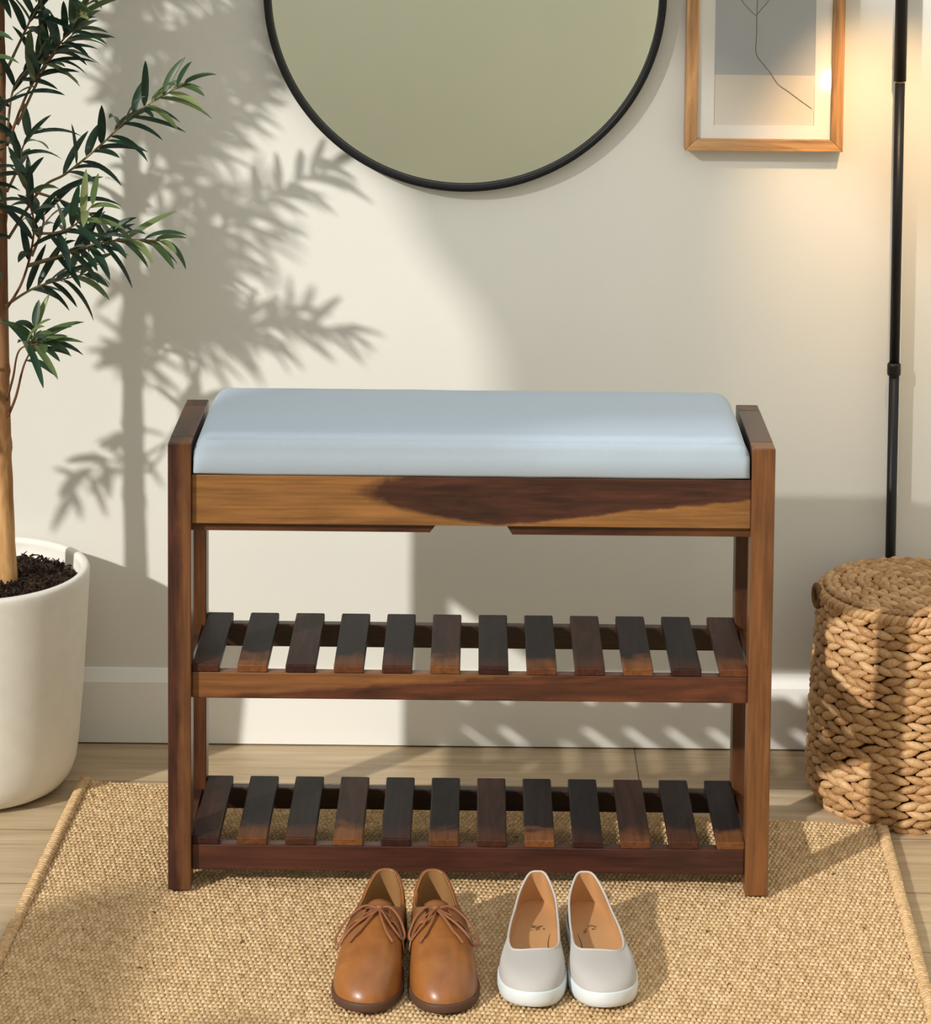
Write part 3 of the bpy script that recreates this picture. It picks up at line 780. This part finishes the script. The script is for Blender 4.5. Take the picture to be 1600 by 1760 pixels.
    for o_, z in lv:
        for i in range(n_):
            p = P0[i]; tg = P0[(i+1) % n_]-P0[i-1]; nv = Vector((tg.y, -tg.x, 0)).normalized()
            if nv.dot(p-Vector((0, min(max(p.y, .2*L), .8*L), p.z))) < 0: nv = -nv
            s_ = p.y/L; rise = .006*max(0, (s_-.8)/.2)**2 if not br else .004*max(0, (s_-.8)/.2)**2
            V.append(tuple(Vector((p.x, p.y, z+rise))+nv*o_))
    m_ = len(lv)
    for j in range(m_-1):
        for i in range(n_):
            i2 = (i+1) % n_; Fc.append((j*n_+i, j*n_+i2, (j+1)*n_+i2, (j+1)*n_+i))
    Fc.append(tuple(range(n_)))
    sole = obj('sole', (V, [], Fc), Ms, t_, True)
    bmm = bmesh.new(); bmm.from_mesh(sole.data); bmesh.ops.recalc_face_normals(bmm, faces=bmm.faces[:]); bmm.to_mesh(sole.data); bmm.free()
    if not br:
        # printed maker's stamp on the insole: small illegible strokes
        D = ([], [], []); r_ = rnd(label); zz = zs0+.0112
        for k in range(9):
            x, y = r_.uniform(-.010, .010), .30*L+r_.uniform(-.010, .010)
            tube([(x, y, zz), (x+r_.uniform(-.004, .004), y+r_.uniform(-.003, .003), zz), (x+r_.uniform(-.005, .005), y+r_.uniform(-.004, .004), zz)], .0008, 5, flat=.3, into=D)
        obj('insole_stamp', D, SH['stamp'], ins)
        # seam line along the arch
        pts = [(sx*.020, .34*L, zs0+.0102), (sx*.0165, .45*L, zs0+.0075), (sx*.019, .56*L, zs0+.0060), (sx*.023, .66*L, zs0+.0055)]
        obj('insole_seam', tube(catmull(pts, 6), .0007, 5, flat=.5), SH['stamp'], ins)
        return t_
    # quarters: the two lacing flaps lapped over the vamp, with tongue between them
    from mathutils.bvhtree import BVHTree
    bv = BVHTree.FromPolygons([v.co.copy() for v in upper.data.vertices], [tuple(p.vertices) for p in upper.data.polygons])
    for side in (0, 1):
        i0, i1 = (0, 7*K-3) if side == 0 else (9*K+3, 16*K)
        rng = list(range(i0, i1+1)); V, Fc = [], []; NTq = 10
        for i in rng:
            f = (i-i0)/(i1-i0); f = f if side == 0 else 1-f
            q_ = min(1, max(0, (f-.44)/.50)); ta = .80*q_*q_*(3-2*q_)
            for j in range(NTq+1):
                t = ta+(1-ta)*j/NTq; p = S(i, t); a_ = S(i, min(1, t+.03))-S(i, max(0, t-.03)); nv = (S(i+1, t)-S(i-1, t)).cross(a_).normalized()
                if nv.z < 0: nv = -nv
                V.append(tuple(p+nv*.0022))
        for a_ in range(len(rng)-1):
            for j in range(NTq):
                Fc.append((a_*(NTq+1)+j, a_*(NTq+1)+j+1, (a_+1)*(NTq+1)+j+1, (a_+1)*(NTq+1)+j))
        q_ = obj('lace_flap', (V, [], Fc), SH['tan_flap'], upper, True)
        sm = q_.modifiers.new('thickness', 'SOLIDIFY'); sm.thickness = .0026; sm.offset = 0
    V, Fc = [], []
    for j in range(9):
        s_ = .36+.16*j/8
        for i in range(9):
            x = -.017+.034*i/8; V.append((x, s_*L,   .0795-(s_-.38)*.075-22*x*x+.003*(1-j/8)))
    for j in range(8):
        for i in range(8): Fc.append((j*9+i, j*9+i+1, (j+1)*9+i+1, (j+1)*9+i))
    tg_ = obj('tongue', (V, [], Fc), SH['tan_flap'], upper, True)
    sm = tg_.modifiers.new('thickness', 'SOLIDIFY'); sm.thickness = .002
    # laces: crossing bar, knot, two loops, two ends
    kx, ky, kz = sx*.002, .445*L, .0805
    D = ([], [], []); fl = .55
    def lc(pts, r=.0017):
        out = []
        for p in catmull(pts, 7):
            h = bv.ray_cast(Vector((p.x, p.y, .2)), Vector((0, 0, -1)))[0]
            if h is not None and h.z+.0042 > p.z: p = Vector((p.x, p.y, h.z+.0042))
            out.append(p)
        tube(out, r, 8, flat=fl, into=D)
    lc([(-.026, .42*L, .0675), (-.012, .435*L, .0770), (kx, ky, kz), (.013, .435*L, .0770), (.026, .42*L, .0675)])
    lc([(-.020, .50*L, .0655), (-.009, .475*L, .075), (kx, ky, kz-.001), (.010, .475*L, .075), (.020, .50*L, .0655)])
    sg = 1 if (kind == 'derby' and mir_) else -1
    # loops
    lc([(kx, ky, kz), (sg*.020, ky-.002, kz+.002), (sg*.042, ky+.012, kz-.012), (sg*.055, ky+.034, kz-.028), (sg*.053, ky+.048, kz-.032), (sg*.042, ky+.046, kz-.026), (sg*.022, ky+.028, kz-.008), (kx, ky+.004, kz+.001)], .0023)
    lc([(kx, ky, kz), (-sg*.016, ky, kz+.003), (-sg*.031, ky+.012, kz-.006), (-sg*.041, ky+.032, kz-.022), (-sg*.036, ky+.043, kz-.024), (-sg*.024, ky+.036, kz-.010), (-sg*.010, ky+.018, kz+.001), (kx, ky+.004, kz+.001)], .0023)
    lc([(kx, ky, kz), (sg*.008, ky+.022, kz-.004), (sg*.020, ky+.050, kz-.014), (sg*.033, ky+.070, kz-.026)], .0021)
    lc([(kx, ky, kz), (-sg*.007, ky+.024, kz-.005), (-sg*.018, ky+.052, kz-.019), (-sg*.028, ky+.066, kz-.030)], .0021)
    la = obj('laces', D, SH['lace'], t_, True)
    o = obj('lace_knot', tube([(kx-.004, ky, kz), (kx-.002, ky, kz+.0015), (kx+.002, ky, kz+.0015), (kx+.004, ky, kz)], [.0024, .0036, .0036, .0024], 10), SH['lace'], la, True)
    return t_
SH = {}
def leather(name, c1, c2, rough):
    n = N(name); n.col(n.ramp(n.noise((22, 22, 22), 1, 4, .6), [(.3, c1), (.7, c2)])); n.set(rough, .5)
    n.set(Coat_Weight=.15, Coat_Roughness=.25); n.bump(n.noise(sc=420, det=3), .0003, .35); return n.m
SH['tan'] = leather('tan_leather', (124, 74, 32), (156, 98, 46), .38)
SH['tan_flap'] = leather('tan_leather_flap', (110, 64, 30), (138, 86, 42), .45)
SH['lining'] = plain('tan_suede_lining', (150, 112, 68), .8, .2)
SH['brown_sole'] = plain('brown_rubber_sole', (84, 58, 44), .6, .3)
SH['lace'] = plain('waxed_brown_lace', (138, 86, 54), .55, .4)
SH['greige'] = plain('greige_smooth_fabric', (178, 174, 168), .7, .3, bump=(900, .0002))
SH['piping'] = plain('greige_piping', (188, 178, 168), .6, .3)
SH['tan_lining'] = plain('tan_leather_insole', (184, 138, 92), .55, .35)
SH['white_sole'] = plain('white_rubber_sole', (208, 214, 214), .5, .4)
SH['stamp'] = plain('dark_print', (92, 74, 56), .7, .2)
G1, G2 = 'pair of tan lace-up shoes', 'pair of light grey slip-on flats'
Z = .0118
make_shoe('lace_up_shoe', 'tan leather lace-up shoe, outermost left of the four shoes', 'shoe', (-.1165, -.735, Z), math.radians(-4.2), True, 'derby', G1)
make_shoe('lace_up_shoe', 'tan leather lace-up shoe standing next to the grey flats', 'shoe', (-.0515, -.735, Z), math.radians(4.2), False, 'derby', G1)
make_shoe('slip_on_flat', 'light grey slip-on flat standing next to the tan lace-up shoes', 'shoe', (.1025, -.712, Z), math.radians(-1.8), True, 'flat', G2)
make_shoe('slip_on_flat', 'light grey slip-on flat, outermost right of the four shoes', 'shoe', (.1705, -.712, Z), math.radians(3.8), False, 'flat', G2)

# ============================================================ ADDED UNSEEN LAMP, only there to make a bright dot in the picture glass
gl = thing('glint_helper', 'added glowing globe across the room, put in to make a bright dot in the picture glass', 'lamp', (1.27, -5.15, 0))
obj('base', lathe([(.0001, 0), (.07, 0), (.072, .006), (.066, .014), (.012, .018), (.008, .03)], 40), M_black, gl, True)
obj('glint_helper_stem', tube([(0, 0, .02), (0, 0, .49)], .007, 16), M_black, gl, True)
n = N('glint_helper_glow'); n.b.inputs['Emission Color'].default_value = (1, .88, .68, 1); n.b.inputs['Emission Strength'].default_value = 160
obj('glint_helper_globe', lathe([(.0001, .488), (.014, .491), (.024, .503), (.028, .518), (.024, .533), (.014, .544), (.0001, .547)], 32), n.m, gl, True)
